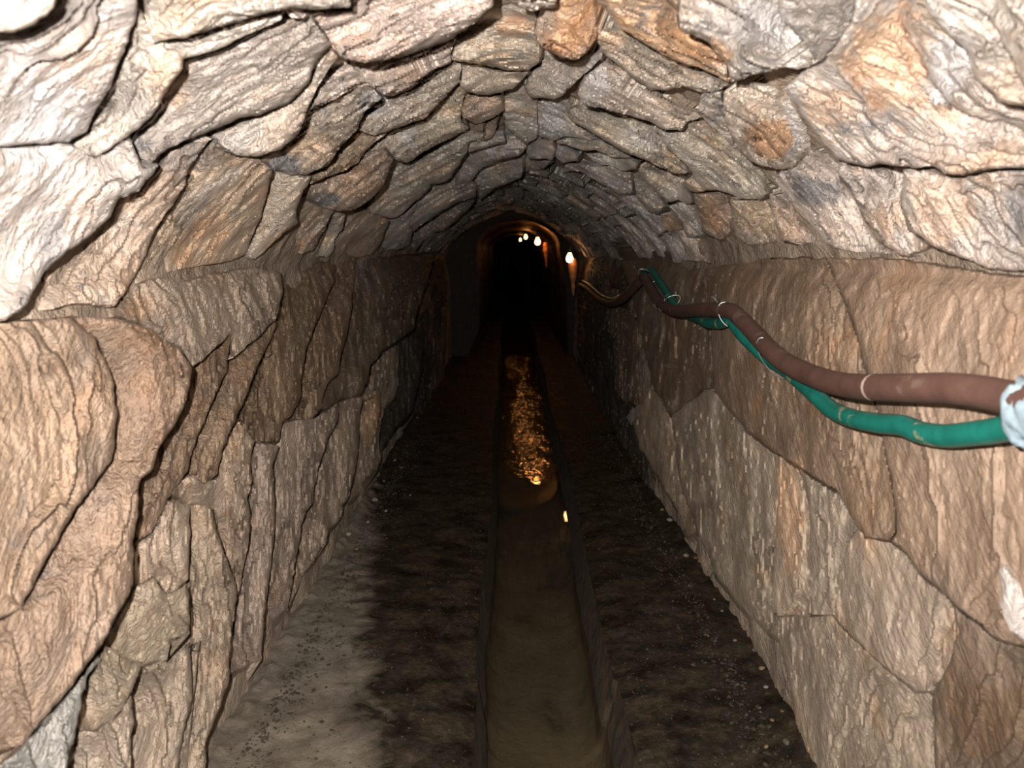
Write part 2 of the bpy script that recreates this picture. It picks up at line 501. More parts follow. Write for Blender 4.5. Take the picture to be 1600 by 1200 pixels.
# outline, region, tint, height at the near edge, height at the deeper edge
S = [
 # vault, upper part of the picture
 ([(0,0),(95,0),(85,15),(55,38),(20,52),(0,50)], 'v','t',.015,0.060),
 ([(0,55),(25,55),(60,38),(97,5),(100,0),(215,0),(215,20),(195,80),(170,140),(150,175),(135,205),(108,222),(70,225),(0,236)], 'v','w',.0,0.030),
 ([(217,0),(552,0),(548,12),(440,16),(372,33),(290,58),(240,66)], 'v','w',.005,0.050),
 ([(219,20),(243,66),(290,61),(370,37),(440,20),(440,30),(380,56),(337,80),(287,92),(285,107),(260,146),(233,187),(202,213),(150,245),(110,226),(140,205),(172,145),(200,80)], 'v','w',.0,0.045),
 ([(290,95),(340,82),(385,57),(445,30),(486,27),(520,70),(490,100),(485,125),(472,142),(452,162),(405,179),(371,186),(331,203),(287,222),(262,232),(225,262),(204,216),(235,188),(262,147),(287,107)], 'v','w',.0,0.040),
 ([(0,240),(70,228),(110,228),(150,247),(202,218),(225,262),(248,258),(216,300),(186,309),(172,338),(145,365),(100,398),(70,425),(50,460),(40,480),(8,502),(0,503)], 'v','w',.005,0.065),
 ([(333,212),(405,182),(455,161),(475,142),(490,120),(520,76),(527,90),(503,125),(480,172),(466,209),(440,233),(405,245),(375,243),(350,233)], 'v','t',.01,0.065),
 ([(333,216),(317,233),(294,263),(290,287),(270,321),(253,344),(236,371),(228,400),(203,444),(181,479),(120,474),(45,490),(52,462),(72,428),(102,400),(147,367),(174,340),(188,311),(218,302),(252,258),(265,236),(290,227)], 'v','n',.0,0.030),
 ([(337,217),(352,236),(376,246),(405,248),(425,265),(415,310),(402,354),(383,398),(360,408),(327,413),(283,420),(240,433),(205,445),(228,402),(238,371),(255,344),(272,321),(292,287),(296,263),(319,233)], 'v','n',.0,0.022),
 ([(428,268),(476,276),(486,276),(474,300),(464,328),(466,348),(450,360),(426,380),(400,404),(384,400),(404,354),(417,310)], 'v','t',.005,0.045),
 ([(486,292),(540,272),(562,258),(574,240),(600,232),(616,248),(608,264),(600,288),(580,312),(556,326),(528,331),(500,322),(488,308)], 'v','n',.01,0.060),
 ([(450,28),(490,22),(552,18),(560,0),(773,0),(771,10),(746,34),(709,59),(675,74),(621,91),(570,98),(530,90),(521,70),(488,27)], 'v','t',.0,0.065),
 ([(530,100),(570,102),(622,95),(676,78),(711,62),(711,68),(705,81),(705,97),(680,108),(655,125),(640,140),(615,150),(600,150),(580,135),(560,133),(540,145),(505,165),(484,172),(505,126)], 'v','t',.0,0.035),
 ([(707,97),(722,98),(716,132),(682,165),(662,186),(612,202),(585,212),(560,205),(572,175),(600,153),(618,152),(642,142),(657,127),(682,110)], 'v','e',.0,0.045),
 ([(482,174),(505,167),(540,147),(560,136),(580,138),(598,153),(570,175),(556,205),(534,228),(528,238),(508,262),(480,274),(452,272),(425,264),(408,247),(442,235),(468,210)], 'v','t',.0,0.045),
 ([(486,288),(488,276),(510,264),(530,238),(558,208),(585,214),(610,203),(570,238),(558,256),(538,268)], 'v','n',.005,0.030),
 ([(721,135),(729,145),(719,170),(722,190),(732,202),(705,216),(665,236),(636,256),(617,250),(602,230),(576,238),(593,221),(616,205),(664,189),(684,168),(717,136)], 'v','e',.005,0.050),
 ([(712,62),(747,37),(772,14),(800,12),(834,18),(840,30),(836,51),(845,78),(844,98),(827,110),(786,110),(760,101),(726,96),(707,93)], 'v','t',.0,0.050),
 ([(722,98),(759,105),(786,112),(827,113),(807,135),(780,147),(763,149),(729,143),(717,133)], 'v','t',.01,0.055),
 ([(729,146),(763,151),(783,151),(788,172),(780,179),(743,194),(722,184),(720,169)], 'v','n',.01,0.050),
 ([(844,20),(884,0),(915,0),(932,27),(933,61),(918,81),(901,95),(874,91),(847,74),(834,51)], 'v','o',.01,0.075),
 ([(787,0),(884,0),(868,12),(834,17),(810,10)], 'v','t',.02,0.075),
 ([(847,84),(868,95),(901,101),(940,82),(943,90),(925,108),(911,118),(880,148),(867,153),(827,152),(817,138),(834,111),(847,105)], 'v','e',.0,0.055),
 ([(790,152),(817,142),(827,154),(838,156),(839,189),(840,216),(824,226),(810,216),(790,196),(787,179)], 'v','g',.0,0.025),
 ([(840,157),(878,154),(886,180),(918,210),(938,217),(912,217),(884,212),(864,220),(842,216)], 'v','g',.0,0.043),
 ([(902,167),(912,165),(962,175),(1000,186),(1015,195),(1035,225),(1060,250),(1081,270),(1064,271),(1042,268),(1016,252),(984,242),(967,233),(919,207),(882,180),(890,170)], 'v','e',.0,0.067),
 ([(915,121),(942,95),(952,95),(986,125),(1003,140),(1023,144),(1045,160),(1077,172),(1088,174),(1098,184),(1088,185),(1073,191),(1066,203),(1040,202),(1014,191),(973,177),(941,169),(911,164),(901,145)], 'v','t',.0,0.073),
 ([(932,44),(975,51),(1002,71),(1029,91),(1070,108),(1105,118),(1138,133),(1120,140),(1095,143),(1070,137),(1043,140),(1019,142),(992,125),(962,101),(948,88),(935,68)], 'v','t',.0,0.035),
 ([(938,0),(1060,0),(1060,45),(1105,70),(1135,100),(1138,128),(1090,106),(1060,97),(1036,84),(999,64),(972,47),(948,17)], 'v','o',.012,0.042),
 ([(1062,0),(1200,0),(1220,30),(1250,60),(1278,100),(1250,106),(1230,105),(1200,112),(1170,118),(1142,130),(1137,100),(1107,68),(1062,45)], 'v','w',.0,0.073),
 ([(1202,0),(1353,0),(1330,35),(1282,100),(1252,60),(1222,30)], 'v','w',.0,0.024),
 ([(1131,142),(1171,128),(1212,135),(1239,169),(1255,205),(1262,232),(1240,262),(1222,266),(1195,260),(1171,250),(1151,233),(1138,202),(1129,162)], 'v','t',.0,0.067),
 ([(1222,138),(1262,108),(1285,102),(1330,35),(1355,0),(1405,0),(1450,27),(1482,57),(1509,81),(1522,125),(1560,162),(1600,194),(1600,258),(1543,264),(1505,273),(1475,272),(1460,260),(1431,263),(1407,260),(1370,255),(1357,260),(1308,250),(1290,232),(1265,200),(1245,165)], 'v','u',.0,0.061),
 ([(1410,0),(1600,0),(1600,190),(1562,160),(1524,123),(1511,81),(1484,56),(1452,26)], 'v','w',.0,0.043),
 ([(1308,254),(1357,264),(1400,264),(1408,290),(1405,320),(1420,360),(1450,385),(1420,400),(1400,395),(1370,375),(1350,345),(1335,310),(1310,275)], 'v','u',.0,0.049),
 ([(1410,265),(1460,266),(1475,276),(1505,278),(1543,269),(1600,262),(1600,436),(1540,418),(1490,398),(1452,383),(1422,358),(1408,320),(1411,290)], 'v','u',.0,0.049),
 ([(1242,262),(1268,234),(1305,258),(1308,277),(1330,312),(1347,347),(1368,378),(1395,397),(1340,395),(1290,382),(1270,352),(1235,320),(1203,275),(1222,268)], 'v','t',.0,0.024),
 ([(1084,303),(1127,303),(1136,328),(1142,362),(1125,376),(1099,362),(1090,331)], 'v','n',.0,0.037),
 ([(1140,308),(1157,312),(1188,313),(1205,345),(1215,378),(1170,385),(1150,368),(1141,330)], 'v','n',.0,0.037),
 ([(1203,303),(1235,322),(1255,350),(1275,378),(1250,382),(1222,377),(1208,340)], 'v','t',.0,0.034),
 ([(1017,197),(1042,206),(1068,206),(1075,193),(1099,187),(1111,200),(1135,220),(1152,242),(1170,255),(1185,275),(1200,300),(1188,311),(1157,310),(1138,301),(1120,297),(1097,300),(1078,299),(1066,285),(1083,272),(1062,250),(1037,225)], 'v','e',.0,0.043),
 ([(1090,174),(1098,146),(1127,143),(1128,165),(1137,203),(1148,232),(1136,218),(1112,198),(1100,185)], 'v','g',.0,0.037),
 # vault, deeper
 ([(618,252),(636,258),(664,244),(690,228),(720,210),(732,204),(756,208),(755,221),(734,222),(728,238),(716,260),(706,278),(698,284),(672,288),(670,296),(650,314),(632,332),(616,340),(602,338),(580,334),(576,326),(582,314),(602,288),(610,264)], 'v','g',.0,0.060),
 ([(728,204),(750,194),(757,193),(755,207),(735,204)], 'v','n',.01,0.040),
 ([(758,193),(777,184),(775,200),(769,217),(757,221)], 'v','n',.01,0.040),
 ([(717,276),(730,250),(740,236),(748,229),(764,232),(780,216),(794,204),(812,220),(822,228),(818,238),(810,244),(792,248),(776,254),(758,260),(748,268),(738,282),(710,290)], 'v','g',.0,0.055),
 ([(742,284),(750,270),(760,262),(778,257),(794,251),(812,246),(818,243),(818,262),(814,278),(796,286),(776,292),(750,315),(746,305),(748,292)], 'v','g',.0,0.080),
 ([(672,292),(700,287),(736,285),(745,290),(744,308),(720,315),(690,330),(660,350),(645,362),(640,350),(655,320),(670,305)], 'v','g',.0,0.060),
 ([(610,345),(635,335),(652,318),(642,350),(645,362),(640,385),(620,392),(592,392),(600,372)], 'v','g',.0,0.050),
 ([(648,365),(690,333),(720,318),(742,312),(735,325),(700,355),(665,375),(650,390),(642,388)], 'v','g',.0,0.090),
 ([(496,324),(524,328),(512,348),(496,376),(488,392),(472,398),(444,396),(460,370),(480,344)], 'v','n',.0,0.025),
 ([(526,331),(542,333),(536,356),(524,376),(520,392),(510,402),(494,402),(504,386),(514,360)], 'v','g',.005,0.030),
 ([(543,333),(576,329),(580,335),(604,341),(610,343),(598,372),(588,392),(578,398),(560,402),(528,392),(524,380),(538,356)], 'v','n',.0,0.040),
 ([(882,214),(912,218),(940,218),(973,238),(985,247),(960,247),(930,235),(910,236),(882,227),(866,222)], 'v','g',.0,0.055),
 ([(908,238),(936,241),(956,247),(985,248),(997,255),(993,263),(975,267),(949,257),(941,258)], 'v','g',.0,0.061),
 ([(866,225),(882,229),(905,242),(902,252),(880,254),(868,246)], 'v','g',.0,0.061),
 ([(997,261),(1045,274),(1075,300),(1084,316),(1073,320),(1060,312),(1040,318),(1018,292),(1001,272)], 'v','g',.0,0.055),
 ([(884,254),(945,262),(984,270),(988,300),(975,307),(956,300),(923,277),(906,268),(880,268)], 'v','g',.0,0.055),
 ([(990,272),(1000,274),(1020,300),(1040,322),(1028,335),(1010,330),(996,312)], 'v','g',.0,0.043),
 ([(1032,335),(1058,344),(1066,357),(1049,364),(1036,354)], 'v','n',.0,0.037),
 ([(1044,322),(1062,315),(1086,318),(1092,345),(1100,366),(1072,372),(1066,350)], 'v','g',.0,0.041),
 ([(822,228),(844,220),(862,222),(866,230),(868,240),(862,250),(852,250),(826,248)], 'v','g',.0,0.061),
 ([(820,250),(852,252),(862,252),(850,262),(840,265),(822,268)], 'v','g',.0,0.061),
 # wall on the left of the picture
 ([(0,512),(40,500),(110,496),(150,530),(178,600),(182,650),(176,720),(122,790),(86,850),(34,950),(0,1030)], 'l','y',.012,.035),
 ([(112,496),(180,497),(235,515),(280,545),(299,575),(297,602),(287,636),(270,670),(250,697),(236,737),(219,751),(216,800),(209,844),(209,915),(192,948),(179,969),(165,1002),(150,1020),(120,1060),(94,1094),(57,1137),(34,1165),(0,1195),(0,1032),(36,952),(88,852),(124,792),(178,722),(184,650),(180,600),(152,530)], 'l','y',.012,.075),
 ([(152,1022),(159,1030),(135,1060),(128,1097),(121,1137),(105,1188),(103,1200),(0,1200),(34,1168),(96,1097),(122,1063)], 'l','z',.01,.05),
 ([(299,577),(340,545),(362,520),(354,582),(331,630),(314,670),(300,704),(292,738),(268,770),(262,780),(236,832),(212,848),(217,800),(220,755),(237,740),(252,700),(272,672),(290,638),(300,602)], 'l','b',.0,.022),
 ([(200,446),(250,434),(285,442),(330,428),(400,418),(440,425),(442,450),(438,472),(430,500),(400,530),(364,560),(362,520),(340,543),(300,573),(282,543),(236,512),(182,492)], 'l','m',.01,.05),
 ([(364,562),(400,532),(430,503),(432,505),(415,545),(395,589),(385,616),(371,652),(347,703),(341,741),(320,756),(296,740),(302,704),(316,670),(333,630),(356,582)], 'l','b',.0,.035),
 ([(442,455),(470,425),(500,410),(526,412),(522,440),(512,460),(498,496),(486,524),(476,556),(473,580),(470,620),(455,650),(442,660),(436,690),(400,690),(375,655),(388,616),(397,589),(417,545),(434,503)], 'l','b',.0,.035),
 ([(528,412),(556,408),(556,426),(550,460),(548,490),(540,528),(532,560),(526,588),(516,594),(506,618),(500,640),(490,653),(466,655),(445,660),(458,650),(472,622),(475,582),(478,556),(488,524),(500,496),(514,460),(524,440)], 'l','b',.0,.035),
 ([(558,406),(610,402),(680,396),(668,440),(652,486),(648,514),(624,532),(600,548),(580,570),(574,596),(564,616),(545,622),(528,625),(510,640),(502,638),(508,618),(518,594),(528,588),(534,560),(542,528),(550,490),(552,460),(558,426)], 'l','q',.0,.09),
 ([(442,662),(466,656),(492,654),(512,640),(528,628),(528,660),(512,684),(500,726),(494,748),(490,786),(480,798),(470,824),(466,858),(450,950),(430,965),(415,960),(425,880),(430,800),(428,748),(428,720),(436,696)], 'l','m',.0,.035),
 ([(530,628),(547,624),(566,618),(560,670),(560,700),(554,740),(546,780),(536,788),(532,810),(516,824),(512,845),(480,890),(468,910),(452,948),(468,858),(472,824),(482,798),(492,786),(496,748),(502,726),(514,684),(530,660)], 'l','m',.0,.04),
 ([(400,692),(435,697),(427,720),(427,748),(429,800),(424,880),(412,970),(408,1030),(361,1050),(363,990),(373,935),(388,860),(392,820),(388,780),(395,748),(392,716)], 'l','m',.0,.035),
 ([(296,742),(320,757),(342,742),(348,705),(372,655),(398,690),(391,716),(394,748),(387,780),(391,820),(387,858),(372,930),(366,898),(346,848),(331,788),(298,788),(270,772)], 'l','m',.0,.035),
 ([(568,618),(576,598),(583,572),(602,550),(622,536),(622,600),(616,624),(600,640),(592,680),(595,715),(590,735),(570,745),(562,770),(548,778),(556,740),(562,700),(562,670)], 'l','m',.0,.03),
 ([(572,628),(592,612),(595,640),(588,675),(576,700),(568,668)], 'l','o',.02,.045),
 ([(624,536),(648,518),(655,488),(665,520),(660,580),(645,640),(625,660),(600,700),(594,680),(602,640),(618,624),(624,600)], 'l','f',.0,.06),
 ([(576,712),(584,702),(592,708),(594,722),(590,736),(578,734)], 'l','m',.02,.05),
 ([(213,850),(238,834),(262,782),(296,790),(297,850),(294,905),(262,930),(240,900),(211,915)], 'l','m',.0,.035),
 ([(211,918),(240,903),(262,932),(294,908),(297,990),(268,1000),(262,1030),(225,1035),(195,1025),(165,1005),(180,970),(193,950)], 'l','m',.0,.045),
 ([(163,1008),(195,1028),(225,1038),(205,1080),(190,1110),(150,1140),(123,1140),(130,1098),(137,1062),(160,1032)], 'l','m',.0,.045),
 ([(227,1040),(262,1033),(298,1000),(300,1060),(298,1110),(285,1150),(270,1200),(200,1200),(210,1130),(207,1083)], 'l','m',.0,.04),
 ([(123,1142),(150,1143),(190,1113),(205,1085),(208,1130),(198,1200),(106,1200)], 'l','m',.0,.045),
 ([(298,790),(330,790),(345,850),(365,900),(371,935),(361,989),(358,1030),(358,1070),(338,1117),(321,1158),(322,1200),(272,1200),(287,1150),(300,1110),(302,1060),(299,1000),(299,950),(297,900),(298,850)], 'l','m',.0,.04),
 # wall on the right of the picture
 ([(1100,420),(1200,404),(1290,404),(1330,500),(1370,640),(1395,770),(1400,830),(1391,845),(1354,838),(1340,825),(1325,795),(1310,770),(1279,749),(1249,729),(1205,702),(1171,675),(1138,641),(1116,607),(1110,520)], 'r','p',.02,.03),
 ([(1292,404),(1380,404),(1600,450),(1600,1040),(1560,1000),(1526,970),(1489,943),(1465,919),(1435,892),(1418,865),(1393,845),(1402,830),(1397,770),(1372,640),(1332,500)], 'r','p',.022,.03),
 ([(1100,610),(1114,608),(1137,643),(1170,678),(1206,706),(1215,760),(1210,850),(1205,930),(1218,1000),(1160,950),(1120,900),(1090,830),(1060,750),(1050,650)], 'r','r',.0,.014),
 ([(1207,706),(1248,732),(1264,800),(1263,900),(1266,960),(1216,962),(1206,930),(1211,850),(1216,760)], 'r','m',.0,.016),
 ([(1250,733),(1279,752),(1310,773),(1324,800),(1338,828),(1321,850),(1306,900),(1322,985),(1300,962),(1267,960),(1265,900),(1266,800)], 'r','r',.0,.012),
 ([(1340,828),(1354,841),(1391,848),(1416,866),(1433,894),(1463,921),(1487,945),(1495,985),(1480,1040),(1455,1080),(1430,1080),(1380,1040),(1326,990),(1308,900),(1323,850)], 'r','r',.0,.014),
 ([(1217,963),(1300,963),(1326,992),(1380,1043),(1430,1083),(1455,1083),(1462,1200),(1290,1200),(1250,1150),(1235,1080),(1220,1010)], 'r','r',.0,.014),
 ([(1490,947),(1526,973),(1560,1003),(1600,1044),(1600,1200),(1464,1200),(1457,1083),(1482,1040),(1497,985)], 'r','q',.0,.012),
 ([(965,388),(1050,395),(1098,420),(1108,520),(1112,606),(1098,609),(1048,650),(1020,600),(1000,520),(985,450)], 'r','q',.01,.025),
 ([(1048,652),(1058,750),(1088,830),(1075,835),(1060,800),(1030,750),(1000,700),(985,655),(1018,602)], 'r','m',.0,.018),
]
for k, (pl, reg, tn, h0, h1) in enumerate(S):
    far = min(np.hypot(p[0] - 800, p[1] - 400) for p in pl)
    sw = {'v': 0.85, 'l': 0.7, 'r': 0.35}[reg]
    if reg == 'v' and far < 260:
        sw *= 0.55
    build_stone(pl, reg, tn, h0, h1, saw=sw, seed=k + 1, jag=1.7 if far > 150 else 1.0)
# small pale patches that sit on the right wall
for pl, tn in (([(1560,890),(1572,880),(1582,905),(1588,930),(1584,950),(1586,985),(1578,988),(1570,965),(1560,945),(1566,920)], 'c'),
               ([(978,652),(985,640),(1000,632),(1003,640),(996,650),(984,660)], 'u'),
               ([(1044,490),(1052,490),(1054,540),(1056,566),(1046,566)], 'p'),
               ([(1036,568),(1056,567),(1058,574),(1038,574)], 'p')):
    hp = .036 if tn == 'c' else .024
    build_stone(pl, 'r', tn, hp, hp + .002, saw=0.1, seed=300 + len(pl), jag=1.2, name='mineral_patch', record=False, cell=3.0, grow=0.0)

# fill what was not outlined with courses of the same stone, on into the dark
def covered(pix):
    P = np.array(pix)
    r = np.zeros(len(P), bool)
    for o in OUTLINES:
        if (P[:, 0].max() < o[:, 0].min()) or (P[:, 0].min() > o[:, 0].max()) or (P[:, 1].max() < o[:, 1].min()) or (P[:, 1].min() > o[:, 1].max()):
            continue
        r |= inside(P, o, np.roll(o, -1, 0))
    return r

def course_stone(a0, a1, y0, y1, reg, tint, h0, h1, lean, seed, sw):
    n = 5
    u = np.linspace(0, 1, n)
    edge = [(a0 + (a1 - a0) * t, y0) for t in u] + [(a1, y0 + (y1 - y0) * t) for t in u[1:]] + \
           [(a1 + (a0 - a1) * t, y1) for t in u[1:]] + [(a0, y1 + (y0 - y1) * t) for t in u[1:-1]]
    e = np.array(edge)
    e[:, 0] += 0.025 * vnoise(np.stack([e[:, 0] * 9, e[:, 1] * 4, 0 * e[:, 0]], 1))
    e[:, 1] += 0.10 * (y1 - y0) * vnoise(np.stack([e[:, 0] * 7, e[:, 1] * 5, 0 * e[:, 0] + 9], 1))
    yy = e[:, 1] + lean * (np.interp(e[:, 0], PH, PR) * np.cos(e[:, 0]))
    if yy.min() < 0.6:
        return
    P = place(e[:, 0], yy, np.zeros(len(e)))
    px, py = to_px(P)
    pix = np.stack([px, py], 1)
    c = pix.mean(0)
    ins = np.concatenate([c[None], c + (pix - c) * 0.55])
    if covered(ins).mean() > 0.30:
        return
    if (px.max() < -90) or (px.min() > 1690) or py.max() < -70:
        return
    ar = 0.5 * abs((px * np.roll(py, -1) - np.roll(px, -1) * py).sum())
    if ar < 60:
        return
    build_stone(pix, reg, tint, h0, h1, saw=sw, seed=seed, jag=0.7, record=False, cell=2.0 if ar < 2500 else 2.7, grow=4.0)

sd = 500
y = 1.3
while y < 8.5:
    dy = RND.uniform(0.22, 0.34) * (1 + 0.04 * y)
    a = PHL + RND.uniform(0, 0.1)
    while a < PHR:
        da = RND.uniform(0.22, 0.5)
        course_stone(a + 0.006, min(a + da, PHR) - 0.006, y, y + dy * RND.uniform(0.9, 1.05), 'v', RND.choice('ccgge'), 0.0, RND.uniform(0.035, 0.06), 0.0, sd, 0.4)
        sd += 1
        a += da
    y += dy
for reg, pa, pb in (('l', PH[0] + 0.02, PHL - 0.02), ('r', PHR + 0.02, PH[-1] - 0.02)):
    y = 1.3
    while y < 8.3:
        dy = RND.uniform(0.25, 0.5) * (1 + 0.05 * y)
        a = pa
        while a < pb - 0.03:
            da = RND.uniform(0.22, 0.55)
            b_ = min(a + da, pb)
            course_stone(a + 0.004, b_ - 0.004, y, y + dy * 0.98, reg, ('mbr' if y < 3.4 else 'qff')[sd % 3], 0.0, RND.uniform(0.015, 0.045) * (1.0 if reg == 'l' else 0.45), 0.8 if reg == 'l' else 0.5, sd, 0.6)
            sd += 1
            a += da
        y += dy

# deeper on the bore is narrower on one side, bare dark rock
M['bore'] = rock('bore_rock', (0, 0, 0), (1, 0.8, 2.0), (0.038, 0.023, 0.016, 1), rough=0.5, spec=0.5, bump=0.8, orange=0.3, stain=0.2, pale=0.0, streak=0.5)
by = np.concatenate([[8.9, 8.93, 8.96, 9.0, 9.05], np.arange(9.15, 14, 0.12), np.arange(14, 27, 0.5)])
bph = np.linspace(PH[0], PH[-1], 200)
Ab, Yb = np.meshgrid(bph, by, indexing='ij')
bx_, bz_ = [-0.36, -0.36, -0.365, -0.37], [-1.5, -0.6, -0.1, 0.10]
for k in range(1, 20):
    an = math.pi - math.pi * k / 20
    bx_.append(0.075 + 0.445 * math.cos(an)); bz_.append(0.10 + 0.285 * math.sin(an))
bx_ += [0.52, 0.56, 0.60, 0.62]; bz_ += [0.10, -0.1, -0.6, -1.5]
tt_ = np.linspace(0, len(bx_) - 1, 400)
bxx = np.interp(tt_, np.arange(len(bx_)), bx_); bzz = np.interp(tt_, np.arange(len(bz_)), bz_)
rb_ = np.interp(Ab, np.arctan2(bxx, bzz), np.hypot(bxx, bzz))
nar = np.maximum(rad(Ab, Yb) - rb_, 0.0)
stp = np.interp(Yb, [8.9, 8.93, 8.96, 9.0], [-0.4, 0.7, 0.95, 1.0])
qb = place(Ab, Yb, 0 * Ab).reshape(-1, 3)
Pb = place(Ab, Yb, nar * stp + (0.010 * fbm(qb * 5.0, 4)).reshape(Ab.shape) * (stp > 0))
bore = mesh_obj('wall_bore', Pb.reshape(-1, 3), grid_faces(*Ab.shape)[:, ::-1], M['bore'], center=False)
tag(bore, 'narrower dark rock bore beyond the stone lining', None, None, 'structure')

# ------------------------------------------------------------------ floor banks, channel, water
def floor_mat():
    m, nt, b = base_mat('wet_floor')
    geo = nd(nt, 'ShaderNodeNewGeometry')
    pos = geo.outputs['Position']
    sep = nd(nt, 'ShaderNodeSeparateXYZ'); nt.links.new(pos, sep.inputs[0])
    mp = nd(nt, 'ShaderNodeMapping'); nt.links.new(pos, mp.inputs[0]); mp.inputs['Scale'].default_value = (1.0, 1.5, 1.0)
    n1 = noise(nt, mp.outputs[0], 7.0, 8, 0.72, 0.2)
    wet = ramp(nt, n1, [(0.32, (0.006, 0.0042, 0.0025, 1)), (0.47, (0.019, 0.0135, 0.0075, 1)), (0.64, (0.055, 0.037, 0.020, 1))])
    grit = ramp(nt, noise(nt, pos, 55.0, 4, 0.7), [(0.35, g(0.5)), (0.52, g(1.0)), (0.70, g(1.9))])
    wet = mixc(nt, 0.8, wet, mixc(nt, 1.0, wet, grit, 'MULTIPLY'))
    n2 = noise(nt, pos, 9.0, 8, 0.65)
    dry = ramp(nt, n2, [(0.35, (0.115, 0.092, 0.063, 1)), (0.6, (0.225, 0.19, 0.142, 1))])
    # dry silt lies along the foot of one wall and thins out deeper in
    ma = nd(nt, 'ShaderNodeMath', operation='MULTIPLY_ADD')     # limit_x = -0.40 - 0.16*(y-2)
    nt.links.new(sep.outputs['Y'], ma.inputs[0]); ma.inputs[1].default_value = -0.16; ma.inputs[2].default_value = -0.08
    df = nd(nt, 'ShaderNodeMath', operation='SUBTRACT')
    nt.links.new(ma.outputs[0], df.inputs[0]); nt.links.new(sep.outputs['X'], df.inputs[1])
    nz = nd(nt, 'ShaderNodeMath', operation='MULTIPLY_ADD')
    n3 = noise(nt, mp.outputs[0], 5.0, 6, 0.6, 0.6)
    nt.links.new(n3, nz.inputs[0]); nz.inputs[1].default_value = 0.36; nt.links.new(df.outputs[0], nz.inputs[2])
    fac = ramp(nt, nz.outputs[0], [(0.14, g(0)), (0.22, g(1))])
    c = mixc(nt, fac, wet, dry)
    nt.links.new(c, b.inputs['Base Color'])
    ro = ramp(nt, n1, [(0.32, g(0.14)), (0.5, g(0.6))])
    ro = mixc(nt, fac, ro, g(0.9))
    nt.links.new(ro, b.inputs['Roughness'])
    b.inputs['Specular IOR Level'].default_value = 0.35
    h = noise(nt, pos, 70.0, 6, 0.75)
    bp = nd(nt, 'ShaderNodeBump'); bp.inputs['Strength'].default_value = 0.6; bp.inputs['Distance'].default_value = 0.015
    nt.links.new(h, bp.inputs['Height']); nt.links.new(bp.outputs[0], b.inputs['Normal'])
    return m
M['floor'] = floor_mat()

def lip_l(y): return -0.088 - 0.007 * (y - 1.5) + 0.010 * np.sin(y * 2.1) * (y > 2)
def lip_r(y): return 0.282 + 0.004 * (y - 1.5) + 0.010 * np.sin(y * 1.7 + 1) * (y > 2)
WZ = -0.15      # water level
FY = np.concatenate([np.arange(-1.0, 1.2, 0.05), np.arange(1.2, 5, 0.013), np.arange(5, 12, 0.07), np.arange(12, 27, 0.4)])

def bank(side):
    n = 80
    t = np.linspace(0, 1, n)
    Y, Tt = np.meshgrid(FY, t, indexing='ij')
    if side < 0:
        X = -0.78 + (lip_l(Y) + 0.78) * Tt
        wallx = -0.66
    else:
        X = 0.78 + (lip_r(Y) - 0.78) * Tt
        wallx = 0.66
    q = np.stack([X, Y, 0 * X], -1).reshape(-1, 3)
    Z = (0.008 * fbm(q * np.array([4, 4, 1]), 3) + 0.003 * fbm(q * 40.0, 2, 0.7)).reshape(X.shape)
    foot = np.exp(-np.abs(X - wallx) / 0.045)
    rub = np.clip(vnoise(q * np.array([5., 3., 1]) + 5).reshape(X.shape) + 0.35, 0, 1)
    Z = Z + foot * 0.030 * rub + foot * 0.016 * np.abs(fbm(q * 26.0 + 3, 2)).reshape(X.shape)
    edge = np.exp(-np.abs(Tt - 1) * 14)
    Z = Z - 0.014 * edge
    return np.stack([X, Y, Z], -1)

bl, br = bank(-1), bank(1)
nb = bl.shape[0] * bl.shape[1]
fa = grid_faces(*bl.shape[:2])
floor = mesh_obj('floor', np.concatenate([bl.reshape(-1, 3), br.reshape(-1, 3)]), np.concatenate([fa[:, ::-1], fa + nb]), M['floor'], center=False)
tag(floor, 'dark wet tunnel floor split by a narrow water channel', None, None, 'structure')

def channel_mat():
    m, nt, b = base_mat('channel_silt')
    geo = nd(nt, 'ShaderNodeNewGeometry'); pos = geo.outputs['Position']
    mp = nd(nt, 'ShaderNodeMapping'); nt.links.new(pos, mp.inputs[0]); mp.inputs['Scale'].default_value = (1.0, 0.6, 1.0)
    n = noise(nt, mp.outputs[0], 7.0, 6, 0.55, 0.6)
    c = ramp(nt, n, [(0.28, (0.032, 0.025, 0.015, 1)), (0.40, (0.068, 0.053, 0.032, 1)), (0.62, (0.09, 0.068, 0.042, 1))])
    sepz = nd(nt, 'ShaderNodeSeparateXYZ'); nt.links.new(pos, sepz.inputs[0])
    zr = nd(nt, 'ShaderNodeMapRange'); nt.links.new(sepz.outputs['Z'], zr.inputs[0])
    zr.inputs[1].default_value = -0.215; zr.inputs[2].default_value = -0.195
    side = ramp(nt, noise(nt, pos, 22.0, 5, 0.65), [(0.35, (0.018, 0.013, 0.008, 1)), (0.65, (0.075, 0.050, 0.028, 1))])
    c = mixc(nt, zr.outputs[0], c, side)
    nt.links.new(c, b.inputs['Base Color'])
    b.inputs['Roughness'].default_value = 0.7
    bp = nd(nt, 'ShaderNodeBump'); bp.inputs['Strength'].default_value = 0.5; bp.inputs['Distance'].default_value = 0.01
    nt.links.new(noise(nt, pos, 30.0, 6, 0.6), bp.inputs['Height']); nt.links.new(bp.outputs[0], b.inputs['Normal'])
    return m
M['channel'] = channel_mat()
rows = []
prof = [(0, -0.0, -0.016), (0, 0.006, -0.05), (0, 0.015, -0.10), (0, 0.022, -0.15), (0, 0.03, -0.21), (0, 0.06, -0.245), (0.25, 0, -0.26), (0.5, 0, -0.265), (0.75, 0, -0.26),
        (1, -0.06, -0.245), (1, -0.036, -0.21), (1, -0.03, -0.15), (1, -0.022, -0.10), (1, -0.008, -0.05), (1, 0.0, -0.016)]
